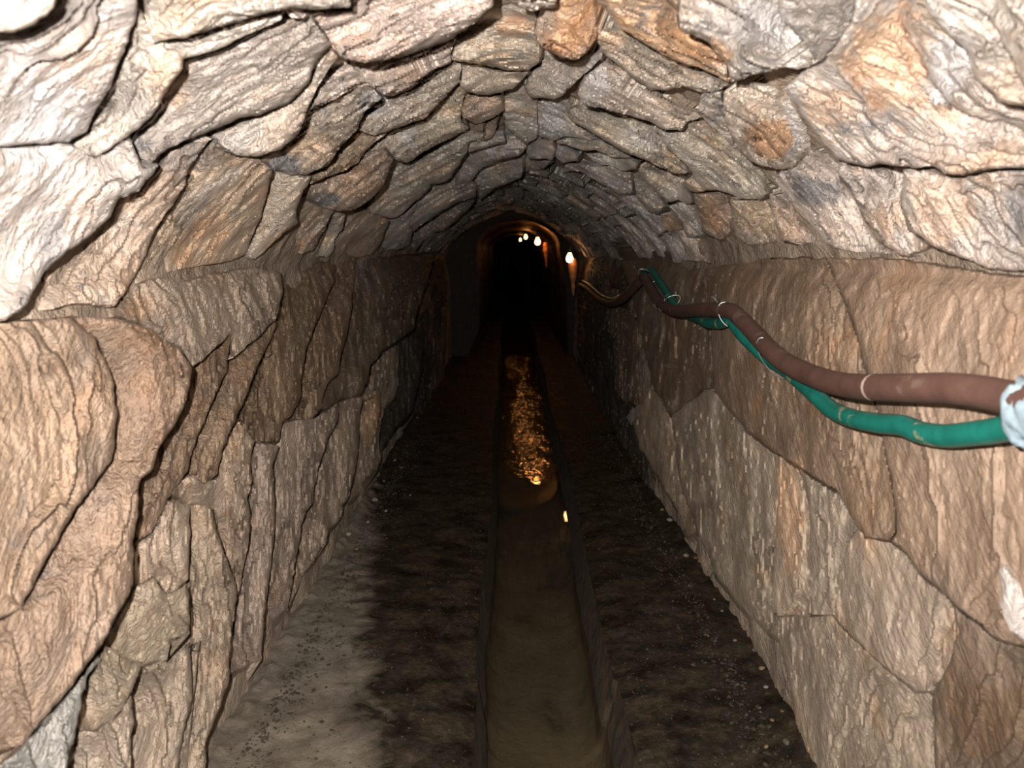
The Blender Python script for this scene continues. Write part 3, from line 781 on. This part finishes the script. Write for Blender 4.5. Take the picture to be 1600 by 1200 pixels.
for (f, o_, z) in prof:
    x = lip_l(FY) * (1 - f) + lip_r(FY) * f + o_
    q = np.stack([x * 9, FY * 5, 0 * FY + z * 30], 1)
    q[:, 2] *= 0.12
    rows.append(np.stack([x + 0.005 * fbm(q, 3), FY, z + 0.006 * fbm(q + 9, 2) * (z < -0.2)], 1))
    if z == -0.016:
        rows[-1][:, 0] = x
rows = np.array(rows)
ch = mesh_obj('channel', rows.reshape(-1, 3), grid_faces(*rows.shape[:2])[:, ::-1], M['channel'], floor)

def water_mat():
    m = bpy.data.materials.new('water'); m.use_nodes = True
    nt = m.node_tree; nt.nodes.clear()
    out = nd(nt, 'ShaderNodeOutputMaterial')
    gl = nd(nt, 'ShaderNodeBsdfGlossy'); gl.inputs['Roughness'].default_value = 0.02
    gl.inputs['Color'].default_value = (1, 1, 1, 1)
    tr = nd(nt, 'ShaderNodeBsdfTransparent'); tr.inputs['Color'].default_value = (0.90, 0.88, 0.80, 1)
    mx = nd(nt, 'ShaderNodeMixShader')
    geo = nd(nt, 'ShaderNodeNewGeometry')
    mp = nd(nt, 'ShaderNodeMapping'); nt.links.new(geo.outputs['Position'], mp.inputs[0]); mp.inputs['Scale'].default_value = (1.0, 0.3, 1.0)
    sep = nd(nt, 'ShaderNodeSeparateXYZ'); nt.links.new(geo.outputs['Position'], sep.inputs[0])
    na = noise(nt, mp.outputs[0], 42.0, 1.5, 0.5, 0.3)
    mp2 = nd(nt, 'ShaderNodeMapping'); nt.links.new(geo.outputs['Position'], mp2.inputs[0]); mp2.inputs['Scale'].default_value = (0.7, 1.0, 1.0)
    nb_ = noise(nt, mp2.outputs[0], 17.0, 2.5, 0.6, 0.5)
    nm = nd(nt, 'ShaderNodeMath', operation='MULTIPLY_ADD'); nt.links.new(na, nm.inputs[0]); nm.inputs[1].default_value = 0.35; nt.links.new(nb_, nm.inputs[2])
    n = nm.outputs[0]
    ri = ramp(nt, noise(nt, mp.outputs[0], 1.3, 3, 0.5), [(0.38, g(0.15)), (0.55, g(1))])
    mr = nd(nt, 'ShaderNodeMapRange'); nt.links.new(sep.outputs['Y'], mr.inputs[0])
    mr.inputs[1].default_value = 4.3; mr.inputs[2].default_value = 5.0; mr.inputs[3].default_value = 0.004; mr.inputs[4].default_value = 0.26
    mm = nd(nt, 'ShaderNodeMath', operation='MULTIPLY'); nt.links.new(mr.outputs[0], mm.inputs[0]); nt.links.new(ri, mm.inputs[1])
    bp = nd(nt, 'ShaderNodeBump'); bp.inputs['Distance'].default_value = 0.03
    nt.links.new(mm.outputs[0], bp.inputs['Strength']); nt.links.new(n, bp.inputs['Height'])
    nt.links.new(bp.outputs[0], gl.inputs['Normal'])
    dp = nd(nt, 'ShaderNodeVectorMath', operation='DOT_PRODUCT')
    nt.links.new(geo.outputs['Incoming'], dp.inputs[0]); nt.links.new(bp.outputs[0], dp.inputs[1])
    ab = nd(nt, 'ShaderNodeMath', operation='ABSOLUTE'); nt.links.new(dp.outputs['Value'], ab.inputs[0])
    om = nd(nt, 'ShaderNodeMath', operation='SUBTRACT', use_clamp=True); om.inputs[0].default_value = 1.0; nt.links.new(ab.outputs[0], om.inputs[1])
    pw = nd(nt, 'ShaderNodeMath', operation='POWER'); nt.links.new(om.outputs[0], pw.inputs[0]); pw.inputs[1].default_value = 5.0
    sc_ = nd(nt, 'ShaderNodeMath', operation='MULTIPLY_ADD'); nt.links.new(pw.outputs[0], sc_.inputs[0]); sc_.inputs[1].default_value = 0.98; sc_.inputs[2].default_value = 0.02
    nt.links.new(sc_.outputs[0], mx.inputs[0]); nt.links.new(tr.outputs[0], mx.inputs[1]); nt.links.new(gl.outputs[0], mx.inputs[2])
    nt.links.new(mx.outputs[0], out.inputs[0])
    return m
M['water'] = water_mat()
wx = np.linspace(0, 1, 9)
Yw, Tw = np.meshgrid(FY, wx, indexing='ij')
Xw = (lip_l(Yw) + 0.012) * (1 - Tw) + (lip_r(Yw) - 0.012) * Tw
Zw = np.full(Xw.shape, WZ) + 0.004 * vnoise(np.stack([Xw * 8, Yw * 5, 0 * Xw], -1).reshape(-1, 3)).reshape(Xw.shape) * np.clip((Yw - 4.3) / 0.6, 0, 1)
wat = mesh_obj('water', np.stack([Xw, Yw, Zw], -1).reshape(-1, 3), grid_faces(*Xw.shape)[:, ::-1], M['water'], center=False)
tag(wat, 'shallow clear water running along the floor channel', 'water', None, 'stuff')

# far end of the bore
A_, R_ = np.meshgrid(np.linspace(PH[0], PH[-1], 60), np.linspace(0, 1.05, 8), indexing='ij')
rr_ = rad(A_, np.full(A_.shape, 26.0)) * R_
Pe = np.stack([rr_ * np.sin(A_), 26.5 + 0.1 * vnoise(np.stack([A_ * 3, R_ * 5, 0 * A_], -1).reshape(-1, 3)).reshape(A_.shape), rr_ * np.cos(A_) + EYE], -1)
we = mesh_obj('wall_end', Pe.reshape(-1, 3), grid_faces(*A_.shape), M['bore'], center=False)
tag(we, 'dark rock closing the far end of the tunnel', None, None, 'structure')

# ------------------------------------------------------------------ hoses on the right wall
def plain(name, colr, rough=0.5, spec=0.4, dirt=None, dirt_amt=0.5, scale=30, metallic=0.0):
    m, nt, b = base_mat(name)
    geo = nd(nt, 'ShaderNodeNewGeometry')
    c = colr
    tone = ramp(nt, noise(nt, geo.outputs['Position'], scale, 5, 0.6), [(0.3, g(0.75)), (0.7, g(1.2))])
    c = mixc(nt, 1.0, c, tone, 'MULTIPLY')
    if dirt:
        f = ramp(nt, noise(nt, geo.outputs['Position'], scale * 0.55, 5, 0.6, 0.5), [(0.60, g(0)), (0.66, g(dirt_amt))])
        c = mixc(nt, f, c, dirt)
    nt.links.new(c, b.inputs['Base Color'])
    b.inputs['Roughness'].default_value = rough
    b.inputs['Specular IOR Level'].default_value = spec
    b.inputs['Metallic'].default_value = metallic
    return m
M['brown_hose'] = plain('brown_plastic', (0.105, 0.055, 0.042, 1), 0.55, 0.3, (0.22, 0.17, 0.13, 1), 0.4, 22)
M['green_hose'] = plain('green_plastic', (0.010, 0.150, 0.115, 1), 0.42, 0.4, (0.36, 0.32, 0.20, 1), 0.85, 26)
M['wire'] = plain('galvanised_wire', (0.55, 0.56, 0.58, 1), 0.35, 0.5, None, 0, 60, 0.8)
M['film'] = plain('clear_film', (0.26, 0.33, 0.37, 1), 0.22, 0.7, (0.12, 0.15, 0.2, 1), 0.8, 50)
M['pale'] = plain('pale_paint', (0.42, 0.33, 0.27, 1), 0.7, 0.2)
M['socket'] = plain('black_bakelite', (0.02, 0.02, 0.02, 1), 0.4, 0.5)

def spline(P, n):
    P = np.asarray(P, float)
    Q = np.concatenate([[2 * P[0] - P[1]], P, [2 * P[-1] - P[-2]]])
    out = []
    for i in range(1, len(Q) - 2):
        for t in np.linspace(0, 1, n, endpoint=False):
            a, b, c, d = Q[i - 1], Q[i], Q[i + 1], Q[i + 2]
            out.append(0.5 * ((2 * b) + (c - a) * t + (2 * a - 5 * b + 4 * c - d) * t * t + (3 * b - a - 3 * c + d) * t ** 3))
    out.append(P[-1])
    return np.array(out)

def tube(path, r, n=14, cap=True):
    path = np.asarray(path, float)
    t = np.gradient(path, axis=0); t /= np.linalg.norm(t, axis=1)[:, None]
    up = np.array([0.0, 0.3, 1.0]); v, fcs = [], []
    r = np.broadcast_to(r, (len(path),))
    N = np.cross(t[0], up); N /= np.linalg.norm(N)
    for i in range(len(path)):
        N = N - t[i] * (N @ t[i]); N /= np.linalg.norm(N)
        Bn = np.cross(t[i], N)
        for k in range(n):
            a = 2 * math.pi * k / n
            v.append(path[i] + r[i] * (N * math.cos(a) + Bn * math.sin(a)))
    for i in range(len(path) - 1):
        for k in range(n):
            fcs.append((i * n + k, i * n + (k + 1) % n, (i + 1) * n + (k + 1) % n, (i + 1) * n + k))
    if cap:
        fcs.append(tuple(range(n))[::-1]); fcs.append(tuple(range((len(path) - 1) * n, len(path) * n)))
    return np.array(v), fcs

def wallpts(L):
    out = []
    for (x, y, h) in L:
        a, yy, hr = shoot(np.array([x], float), np.array([y], float), np.array([h]))
        out.append(place(a, yy, hr)[0])
    return np.array(out)

BR = wallpts([(1760,640,.085),(1680,634,.085),(1590,624,.085),(1540,614,.085),(1480,607,.09),(1400,606,.095),(1330,603,.095),(1280,591,.09),(1235,571,.092),(1205,549,.095),(1180,522,.088),(1157,498,.092),(1138,485,.095),(1100,484,.095),(1066,486,.098),(1048,484,.098),
              (1031,472,.098),(1017,452,.098),(1006,433,.098),(997,442,.098),(984,456,.098),(968,470,.098),(952,474,.095),(934,466,.095),(918,452,.095),(907,446,.095)])
GR = wallpts([(1760,672,.075),(1680,670,.075),(1590,668,.075),(1540,675,.07),(1480,681,.068),(1440,676,.068),(1410,665,.068),(1370,661,.068),(1330,653,.068),(1300,640,.065),(1275,618,.065),(1250,596,.055),(1225,576,.048),(1200,561,.05),(1180,543,.06),(1160,524,.07),(1140,500,.075),
              (1126,505,.07),(1105,504,.065),(1088,496,.055),(1066,488,.05),(1056,480,.055),(1045,462,.055),(1031,441,.055),(1016,421,.055),(1003,430,.05),(990,446,.05),(974,462,.05),(956,468,.05),(938,460,.05),(922,446,.05),(911,440,.05)])
bp_ = spline(BR, 7)
v, fc = tube(bp_, 0.0215, 16)
bh = mesh_obj('brown_hose', v, fc, M['brown_hose'])
tag(bh, 'thick brown plastic hose sagging along the right wall', 'hose')
gp_ = spline(GR, 7)
v, fc = tube(gp_, 0.0165, 16)
gh = mesh_obj('green_hose', v, fc, M['green_hose'])
tag(gh, 'thinner green hose tied beneath the brown hose', 'hose')
# pale paint ring on the brown hose
pk = np.argmin(np.abs(to_px(bp_)[0] - 1368))
v, fc = tube(bp_[pk - 1:pk + 2] * 1.0, 0.0200, 16, False)
mid = bp_[pk]; d_ = (bp_[pk + 1] - bp_[pk - 1]); d_ /= np.linalg.norm(d_)
v, fc = tube([mid - d_ * 0.004, mid, mid + d_ * 0.004], 0.0219, 16, False)
pr = mesh_obj('paint_ring', v, fc, M['pale'], bh)
pr['label'] = 'pale worn ring'

def loop_tie(px, label, wr=0.0016, tail=True):
    ib = np.argmin(np.abs(to_px(bp_)[0] - px)); ig = np.argmin(np.abs(to_px(gp_)[0] - px))
    a, b = bp_[ib], gp_[ig]
    t = bp_[min(ib + 1, len(bp_) - 1)] - bp_[ib - 1]; t /= np.linalg.norm(t)
    ax = a - b
    ax = ax - t * (ax @ t)
    ln = np.linalg.norm(ax); e1 = ax / ln; e2 = np.cross(t, e1)
    c = b + (a - b) * 0.5
    pts = []
    for k in range(33):
        an = 2 * math.pi * k / 32 + math.pi / 2
        ra = (ln / 2 + 0.022) * math.cos(an); rb = 0.0225 * math.sin(an)
        pts.append(c + e1 * ra + e2 * rb + t * 0.004 * math.sin(an * 1.5))
    root = empty('wire_tie', tuple(pts[0]))
    v, fc = tube(pts, wr, 6)
    mesh_obj('loop', v, fc, M['wire'], root)
    if tail:
        top = c + e1 * (ln / 2 + 0.022) + np.array([-0.01, 0, 0.0])
        for s in (-1, 1):
            q = spline([top, top + np.array([-0.006, 0.004 * s, 0.008]), top + np.array([-0.012, 0.014 * s, 0.017]), top + np.array([-0.012, 0.026 * s, 0.016 - 0.006 * s])], 5)
            v, fc = tube(q, wr * 0.9, 6)
            mesh_obj('twisted_end', v, fc, M['wire'], root)
    tag(root, label, 'wire tie', 'wire ties on the hoses')
    return root
loop_tie(1138, 'bright wire tie with splayed ends at the bend of both hoses')
loop_tie(1207, 'thin wire tie where the green hose passes behind the brown one', 0.0011, False)
loop_tie(1046, 'dull wire tie on the short level stretch of hose', 0.0014, True)
loop_tie(1010, 'small wire tie at the high peak of the hoses deeper in', 0.0016, True)

# crumpled film wrapped round both hoses at the edge of the picture
iB = np.argmin(np.abs(to_px(bp_)[0] - 1622)); iG = np.argmin(np.abs(to_px(gp_)[0] - 1622))
a, b = bp_[iB], gp_[iG]
t = bp_[iB - 2] - bp_[iB + 2]; t /= np.linalg.norm(t)
ax = a - b; ax -= t * (ax @ t); ln = np.linalg.norm(ax); e1 = ax / ln; e2 = np.cross(t, e1); c = 0.5 * (a + b)
nu, nv = 40, 14
V = []
for i in range(nv):
    s_ = (i / (nv - 1) - 0.5) * 0.055
    for k in range(nu):
        an = 2 * math.pi * k / nu
        cr = 0.004 * fbm(np.array([[math.cos(an) * 3, math.sin(an) * 3 + 5, i * 0.45]]), 3)[0]
        fl_ = 0.010 * (abs(i / (nv - 1) - 0.5) * 2) ** 3
        ra = (ln / 2 + 0.0215 + cr + fl_ * 0.6) * math.copysign(abs(math.cos(an)) ** 0.8, math.cos(an)); rb = (0.0225 + cr + fl_ * 0.5) * math.sin(an)
        V.append(c + t * (s_ + 0.006 * math.sin(an * 3)) + e1 * ra + e2 * rb)
Fq = [(i * nu + k, i * nu + (k + 1) % nu, (i + 1) * nu + (k + 1) % nu, (i + 1) * nu + k) for i in range(nv - 1) for k in range(nu)]
wp = mesh_obj('plastic_wrap', V, Fq, M['film'])
sm = wp.modifiers.new('thickness', 'SOLIDIFY'); sm.thickness = 0.0012
tag(wp, 'crumpled shiny plastic film binding both hoses together', 'plastic wrap')

# ------------------------------------------------------------------ lamps deeper in the tunnel
def bulb_mat(name, colr, st):
    m = bpy.data.materials.new(name); m.use_nodes = True
    nt = m.node_tree; nt.nodes.clear()
    out = nd(nt, 'ShaderNodeOutputMaterial'); em = nd(nt, 'ShaderNodeEmission')
    em.inputs[0].default_value = colr; em.inputs[1].default_value = st
    nt.links.new(em.outputs[0], out.inputs[0])
    return m
M['bulb_a'] = bulb_mat('lit_bulb_glass', (1.0, 0.50, 0.20, 1), 14.0)
M['bulb_b'] = bulb_mat('lit_bulb_glass_orange', (1.0, 0.34, 0.075, 1), 36.0)

def lathe(prof, n=16):
    v, f = [], []
    for (r, z) in prof:
        for k in range(n):
            an = 2 * math.pi * k / n
            v.append((r * math.cos(an), r * math.sin(an), z))
    for i in range(len(prof) - 1):
        for k in range(n):
            f.append((i * n + k, i * n + (k + 1) % n, (i + 1) * n + (k + 1) % n, (i + 1) * n + k))
    return np.array(v), f

def lamp(px, py, y, r, mat, label):
    dx, dy, dz = ray(px, py)
    P = np.array([dx / dy * y, y, dz / dy * y + EYE])
    root = empty('bare_bulb', tuple(P))
    s = r / 0.03
    pr = [(0.001, -0.034), (0.012, -0.032), (0.024, -0.022), (0.030, -0.004), (0.027, 0.012), (0.018, 0.030), (0.0135, 0.044), (0.013, 0.05)]
    v, f = lathe([(a * s, b * s) for a, b in pr])
    mesh_obj('bulb_glass', v + P, f, M[mat], root)
    pr = [(0.0135, 0.046), (0.017, 0.048), (0.018, 0.080), (0.014, 0.094), (0.004, 0.098), (0.001, 0.099)]
    v, f = lathe([(a * s, b * s) for a, b in pr])
    mesh_obj('bulb_socket', v + P, f, M['socket'], root)
    # cable up to the lining
    top = P + np.array([0, 0, 0.095 * s])
    ph = math.atan2(top[0] + 0.05, top[2] - EYE + 0.12)
    tgt = place(np.array([ph]), np.array([y + 0.05]), np.array([-0.01]))[0]
    q = spline([top, top + np.array([0.004, 0.01, 0.02]), 0.5 * (top + tgt) + np.array([0, 0, -0.01]), tgt], 6)
    v, f = tube(q, 0.004, 8)
    mesh_obj('cable', v, f, M['socket'], root)
    return tag(root, label, 'light bulb', 'lit bulbs along the tunnel')
lamp(890, 404, 7.5, 0.034, 'bulb_a', 'large glowing bulb, nearest of the lit bulbs, by the right wall')
lamp(840, 378, 9.5, 0.034, 'bulb_b', 'glowing bulb second in size, deeper in by the dark opening')
lamp(821.5, 370.5, 12.0, 0.026, 'bulb_b', 'small glowing bulb hanging high in the dark opening')
lamp(813, 375, 15.0, 0.022, 'bulb_b', 'tiniest glowing bulb, deepest and leftmost of the lit bulbs')

# added ribs behind two bulbs, coloured orange as their glow on the wet wall
M['glow_rib'] = rock('bulb_glow_orange', (0, 0, 0), (1, 1, 3), (0.55, 0.24, 0.09, 1), rough=0.3, spec=0.6, bump=0.5, orange=0.2, stain=0.0, pale=0.0, streak=0.5)
for (px, y0_, ztop, zlen, wd) in ((893.5, 7.62, -0.02, 0.36, 0.045), (851.5, 9.62, 0.16, 0.30, 0.035)):
    xr = (px - 800) / F * y0_
    V_ = []
    nz_, na_ = 26, 14
    for i in range(nz_):
        f = i / (nz_ - 1)
        rr = wd * (0.55 + 0.45 * math.sin(math.pi * min(1, f * 1.4 + 0.15))) * (1 - 0.75 * f ** 3) * (1 + 0.18 * fbm(np.array([[f * 9, px, 0.0]]), 2)[0])
        for k in range(na_):
            an = 2 * math.pi * k / na_
            V_.append((xr + 0.02 * f + rr * math.cos(an), y0_ + 0.10 * f + rr * 1.3 * math.sin(an), EYE + ztop - zlen * f))
    F_ = [(i * na_ + k, i * na_ + (k + 1) % na_, (i + 1) * na_ + (k + 1) % na_, (i + 1) * na_ + k) for i in range(nz_ - 1) for k in range(na_)]
    F_ += [tuple(range(na_)), tuple(range((nz_ - 1) * na_, nz_ * na_))]
    mesh_obj('glow_rib', V_, F_, M['glow_rib'], wall_right)

# ------------------------------------------------------------------ pebbles at the foot of the walls
M['pebble_pale'] = plain('pale_pebble', (0.22, 0.205, 0.165, 1), 0.7, 0.3, None, 0, 60)
M['pebble_red'] = plain('red_pebble', (0.16, 0.075, 0.04, 1), 0.7, 0.3, None, 0, 60)
M['pebble_buff'] = plain('buff_pebble', (0.18, 0.125, 0.07, 1), 0.7, 0.3, None, 0, 60)
M['pebble_dark'] = plain('dark_pebble', (0.09, 0.075, 0.055, 1), 0.6, 0.3, None, 0, 60)

def pebble_mesh(seed):
    import bmesh
    bm = bmesh.new()
    bmesh.ops.create_icosphere(bm, subdivisions=2, radius=1.0)
    P = np.array([v.co for v in bm.verts])
    n = fbm(P * 1.3 + seed * 7.7, 3)
    for v, k in zip(bm.verts, n):
        v.co *= 1 + 0.22 * k
        v.co.z *= 0.62
        v.co.x *= 1.2
    me = bpy.data.meshes.new('pebble')
    bm.to_mesh(me); bm.free()
    return me
PM = {}
for k, nm in enumerate(('pebble_pale', 'pebble_red', 'pebble_buff', 'pebble_dark')):
    me = pebble_mesh(k); me.materials.append(M[nm]); PM[nm] = me
PEB = [(1072,872,11,'pebble_pale'),(1087,876,9,'pebble_red'),(1034,778,9,'pebble_pale'),(1046,816,10,'pebble_pale'),(1034,800,6,'pebble_buff'),(1148,1006,8,'pebble_buff'),(1106,1000,4,'pebble_buff'),
       (1116,942,5,'pebble_buff'),(1196,1080,9,'pebble_pale'),(1222,1118,8,'pebble_red'),(1206,1132,8,'pebble_buff'),(1197,1174,8,'pebble_buff'),(1254,1168,9,'pebble_buff'),(1228,1166,12,'pebble_dark'),(1190,1050,10,'pebble_buff'),
       (1178,1022,7,'pebble_dark'),(1160,985,6,'pebble_buff'),(1128,960,6,'pebble_dark'),(1000,742,6,'pebble_dark'),(1012,758,5,'pebble_pale'),(1228,1086,14,'pebble_dark'),(1245,1110,16,'pebble_dark'),
       (586,784,10,'pebble_pale'),(603,795,6,'pebble_pale'),(562,800,8,'pebble_dark'),(641,771,4,'pebble_pale'),(628,734,5,'pebble_buff'),(652,655,4,'pebble_pale'),(545,838,9,'pebble_pale'),(530,812,8,'pebble_dark'),
       (575,820,6,'pebble_pale'),(617,722,6,'pebble_buff'),(600,755,5,'pebble_buff'),(475,888,9,'pebble_dark'),(558,862,7,'pebble_buff'),(520,850,7,'pebble_dark')]
PO = {}
WORDS = {'pebble_pale': 'pale', 'pebble_red': 'reddish', 'pebble_buff': 'buff', 'pebble_dark': 'dark'}
for k, (px, py, wpx, nm) in enumerate(PEB):
    dx, dy, dz = ray(px, py + wpx * 0.3)
    tt = (0.012 - EYE) / dz
    P = np.array([dx * tt, dy * tt, 0.012])
    side = 'left' if P[0] < 0 else 'right'
    r = 0.5 * wpx / F * P[1] / 1.1
    o = bpy.data.objects.new('pebble', PM[nm])
    col.objects.link(o)
    P[2] = 0.006 + 0.35 * r + (0.02 if abs(P[0]) > 0.56 else 0.0)
    o.location = P
    o.scale = (r, r, r)
    o.rotation_euler = (RND.uniform(-.3, .3), RND.uniform(-.3, .3), RND.uniform(0, 6.28))
    o['category'] = 'pebble'
    o['group'] = '%s pebbles under the %s wall' % (WORDS[nm], side)
    PO.setdefault((WORDS[nm], side), []).append(o)
ORD = ['nearest', 'second', 'third', 'fourth', 'fifth', 'sixth', 'seventh', 'eighth', 'ninth', 'tenth']
for (wd_, side), L_ in PO.items():
    for k, o in enumerate(sorted(L_, key=lambda q: q.location.y)):
        o['label'] = '%s pebble at the foot of the %s wall, %s' % (wd_, side, 'nearest the camera of its colour' if k == 0 else ORD[k] + ' of its colour from the camera')

# ------------------------------------------------------------------ loose grit on the banks, too fine to count
M['grit'] = plain('grit_stone', (0.042, 0.031, 0.019, 1), 0.7, 0.3, (0.14, 0.115, 0.08, 1), 0.6, 34)
gr_ = np.random.RandomState(11)
oct_v = np.array([(1, 0, 0), (-1, 0, 0), (0, 1, 0), (0, -1, 0), (0, 0, 1), (0, 0, -1)], float)
oct_f = np.array([(0, 2, 4), (2, 1, 4), (1, 3, 4), (3, 0, 4), (2, 0, 5), (1, 2, 5), (3, 1, 5), (0, 3, 5)])
GV, GF = [], []
def bank_z(B, x, yv):
    iy = int(np.clip(np.searchsorted(FY, yv), 0, len(FY) - 1))
    row = B[iy]
    return float(np.interp(x, row[:, 0], row[:, 2]) if row[0, 0] < row[-1, 0] else np.interp(-x, -row[:, 0], row[:, 2]))
for n_g, side in ((2600, -1), (2600, 1)):
    for _ in range(n_g):
        yv = 1.3 + 3.6 * gr_.rand() ** 1.6
        B = bl if side < 0 else br
        lip = lip_l(yv) if side < 0 else lip_r(yv)
        if gr_.rand() < 0.55:
            x = side * (0.612 - abs(gr_.normal(0, 0.05)))
            sz = 0.0022 + 0.006 * gr_.rand() ** 3
        else:
            x = lip + side * gr_.rand() * (0.64 - abs(lip))
            sz = 0.0016 + 0.0028 * gr_.rand() ** 2
        if abs(x) < abs(lip) + 0.006:
            continue
        z = bank_z(B, x, yv)
        v_ = oct_v * (sz * gr_.uniform(0.7, 1.35, 3)) * np.array([1, 1, 0.7]) + gr_.normal(0, sz * 0.16, (6, 3))
        an = gr_.rand() * 6.28
        R_z = np.array([[math.cos(an), -math.sin(an), 0], [math.sin(an), math.cos(an), 0], [0, 0, 1]])
        GF.append(oct_f + 6 * len(GV)); GV.append(v_ @ R_z.T + np.array([x, yv, z + sz * 0.35]))
grit = mesh_obj('gravel', np.concatenate(GV), np.concatenate(GF), M['grit'], smooth=False, center=False)
tag(grit, 'fine loose gravel scattered over both dark banks', 'gravel', None, 'stuff')
